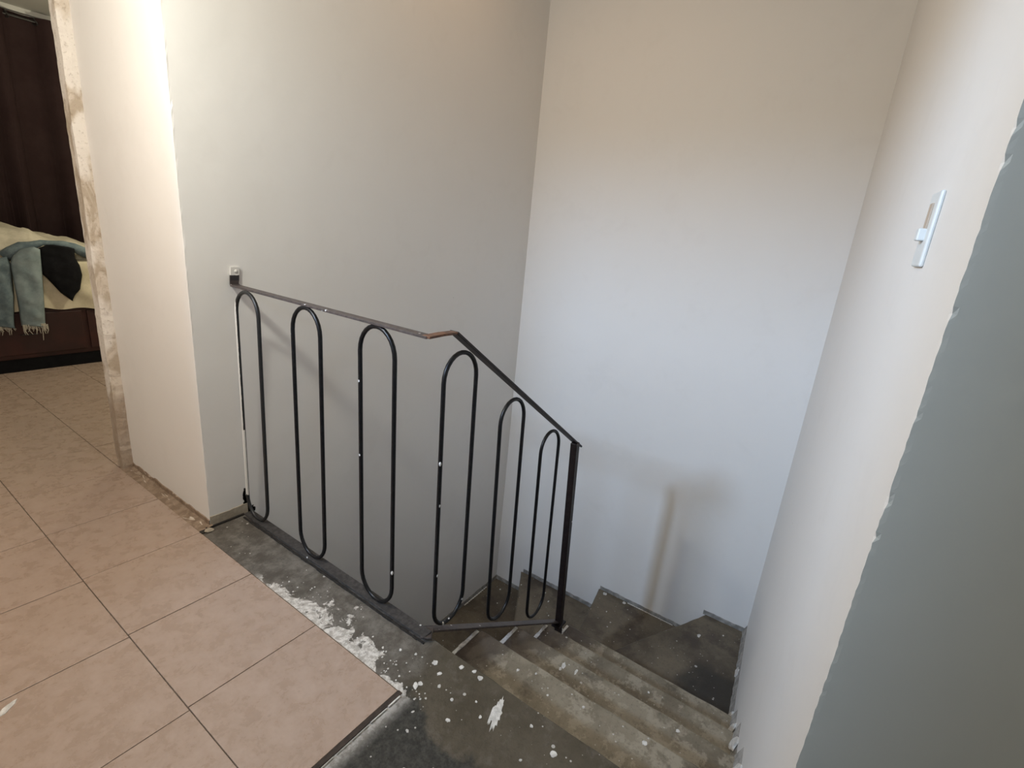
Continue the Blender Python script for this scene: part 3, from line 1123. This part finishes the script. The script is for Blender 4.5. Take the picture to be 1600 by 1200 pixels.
def hanging(outl, y, depth, mat, seed, parent, name, nu=16, nv=34, fold=0.012):
    """hanging piece of cloth: a flattened, creased sleeve following an outline"""
    zs = [p[1] for p in outl]
    z0, z1 = min(zs) + 0.001, max(zs) - 0.001
    bm = bmesh.new()
    rings = []
    for k in range(nv + 1):
        z = z0 + (z1 - z0) * k / nv
        a, b = at_z(outl, z)
        b = max(b, a + 0.004)
        ring = []
        for i in range(nu * 2):
            s = i / nu if i <= nu else (2 * nu - i) / nu
            front = i <= nu
            prof_ = math.sqrt(max(0, 1 - (2 * s - 1) ** 2))
            x = a + (b - a) * s
            f = fold * (noise.noise(Vector((x * 16, z * 5, seed))) + 0.7 * noise.noise(Vector((x * 9 + z * 14, z * 12, seed + 3))))
            yy = y - (depth * prof_ + f * prof_ if front else -0.008 * prof_)
            ring.append(bm.verts.new((x, yy, z)))
        rings.append(ring)
    n = nu * 2
    for p, q in zip(rings, rings[1:]):
        for i in range(n):
            bm.faces.new((p[i], p[(i + 1) % n], q[(i + 1) % n], q[i]))
    bm.faces.new(rings[0][::-1]); bm.faces.new(rings[-1])
    return finish(name, bm, mat, parent, True)


def fringe(x0, x1, y, z, ln, seed, parent):
    bm = bmesh.new()
    rr = random.Random(seed)
    k = int((x1 - x0) / 0.0055)
    for i in range(k):
        x = x0 + (x1 - x0) * (i + 0.5) / k
        l = ln * rr.choice((0.25, 0.35, 0.5, 0.6, 1.0))
        yy = y + rr.uniform(-.012, .006)
        tube(bm, [(x, yy, z + 0.02), (x + rr.uniform(-.004, .004), yy, z - l * .5), (x + rr.uniform(-.010, .012), yy, z - l)], [0.0042, 0.0032, 0.0018], 5)
    o = finish('frayed_hem', bm, M['fray'], parent)
    o['label'] = 'pale frayed threads of the hem'
    return o


jeans = empty('jeans', (0.1, 2.9, 0.85))
tag(jeans, 'pale blue jeans with frayed hems draped over the edge of the bed', 'jeans')
L1 = [(-0.042, 0.800), (-0.026, 0.850), (0.02, 0.905), (0.09, 0.925), (0.134, 0.921), (0.122, 0.744), (0.108, 0.569), (0.088, 0.345), (-0.045, 0.350), (-0.040, 0.576)]
leg = hanging(L1, 2.885, 0.035, M['denim'], 3, jeans, 'trouser_leg', fold=0.020)
fringe(-0.042, 0.086, 2.868, 0.352, 0.055, 5, leg)
fringe(0.060, 0.098, 2.866, 0.345, 0.10, 6, leg)
L2 = [(-0.20, 0.80), (-0.120, 0.835), (-0.050, 0.851), (-0.033, 0.801), (-0.050, 0.577), (-0.080, 0.348), (-0.20, 0.372)]
leg = hanging(L2, 2.900, 0.030, M['denim_dark'], 9, jeans, 'trouser_leg', fold=0.022)
fringe(-0.198, -0.082, 2.888, 0.360, 0.06, 8, leg)
bm = bmesh.new()
path = [(-0.06, 2.945, 0.850), (-0.01, 2.94, 0.880), (0.05, 2.935, 0.915), (0.10, 2.93, 0.926), (0.16, 2.93, 0.948), (0.22, 2.93, 0.952), (0.28, 2.935, 0.944),
        (0.34, 2.94, 0.922), (0.40, 2.945, 0.890), (0.46, 2.955, 0.868), (0.54, 2.97, 0.858)]
tube(bm, path, [0.035, 0.044, 0.042, 0.030, 0.020, 0.018, 0.022, 0.034, 0.038, 0.036, 0.026], 14)
for v in bm.verts:
    v.co += Vector((noise.noise(v.co * 22), noise.noise(v.co * 25 + Vector((3, 0, 0))), noise.noise(v.co * 24 + Vector((0, 5, 0))))) * 0.010
finish('waist', bm, M['denim_dark'], jeans, True)

TEE = [(0.115, 0.744), (0.128, 0.915), (0.18, 0.940), (0.25, 0.938), (0.337, 0.920), (0.331, 0.85), (0.353, 0.79), (0.359, 0.717), (0.332, 0.608), (0.300, 0.572), (0.271, 0.524),
       (0.212, 0.588), (0.152, 0.691)]
tee = hanging(TEE, 2.902, 0.022, M['black_cloth'], 14, None, 'black_top', fold=0.008)
tag(tee, 'black top hanging down in a point over the cream sheet', 'top')

# curtain on its rod
cur = empty('curtain', (0.4, 4.2, 0.0))
tag(cur, 'full-length dark plum-brown curtain behind the bed', 'curtain')


def curtain_panel(x0, x1, ph):
    bm = bmesh.new()
    n = 110
    front = []
    for k in range(2):
        z = (0.03, 2.700)[k]
        row = []
        for i in range(n + 1):
            x = x0 + (x1 - x0) * i / n
            w = math.sin((x - 0.66) * 17.5)
            y = 4.20 - 0.050 * w * (0.8 if k == 0 else 1.0) - 0.010 * math.sin(x * 35 + ph)
            row.append((x + (0.0 if k else -0.05 * (x - 0.4)), y, z))
        front.append(row)
    v = [[bm.verts.new(p) for p in r] for r in front]
    for i in range(n):
        bm.faces.new((v[0][i], v[0][i + 1], v[1][i + 1], v[1][i]))
    ret = bmesh.ops.solidify(bm, geom=bm.faces[:], thickness=0.004)
    return finish('curtain_panel', bm, M['curtain'], cur, True)


curtain_panel(-0.75, 0.445, 0.4)
curtain_panel(0.425, 1.75, 1.2)
rod = empty('curtain_rod', (0.4, 4.2, 2.685))
tag(rod, 'thin dark curtain rod threaded through the plum-brown curtain', 'curtain rod')
bm = bmesh.new()
tube(bm, [(-0.85, 4.2, 2.668), (1.85, 4.2, 2.668)], 0.010, 10)
finish('pole', bm, M['rod'], rod)
for x in (-0.86, 1.86):
    bm = bmesh.new()
    bmesh.ops.create_uvsphere(bm, u_segments=12, v_segments=8, radius=0.022, matrix=Matrix.Translation((x, 4.2, 2.668)))
    finish('finial', bm, M['rod'], rod, True)
bm0 = None
for x in [0.66 + 0.17952 * (i - 7) for i in range(13)]:
    bm = bmesh.new()
    ring = [(x + 0.010 * math.sin(a * 2), 4.2 + 0.024 * math.cos(a), 2.668 + 0.024 * math.sin(a)) for a in [2 * math.pi * k / 18 for k in range(18)]]
    tube(bm, ring, 0.0055, 6, True)
    finish('ring', bm, M['rod'], rod, True)
struct(box_obj('trim_5', (-1.70, 4.272, 2.722), (2.30, 4.30, CEIL), M['cornice'], None, 0.004))
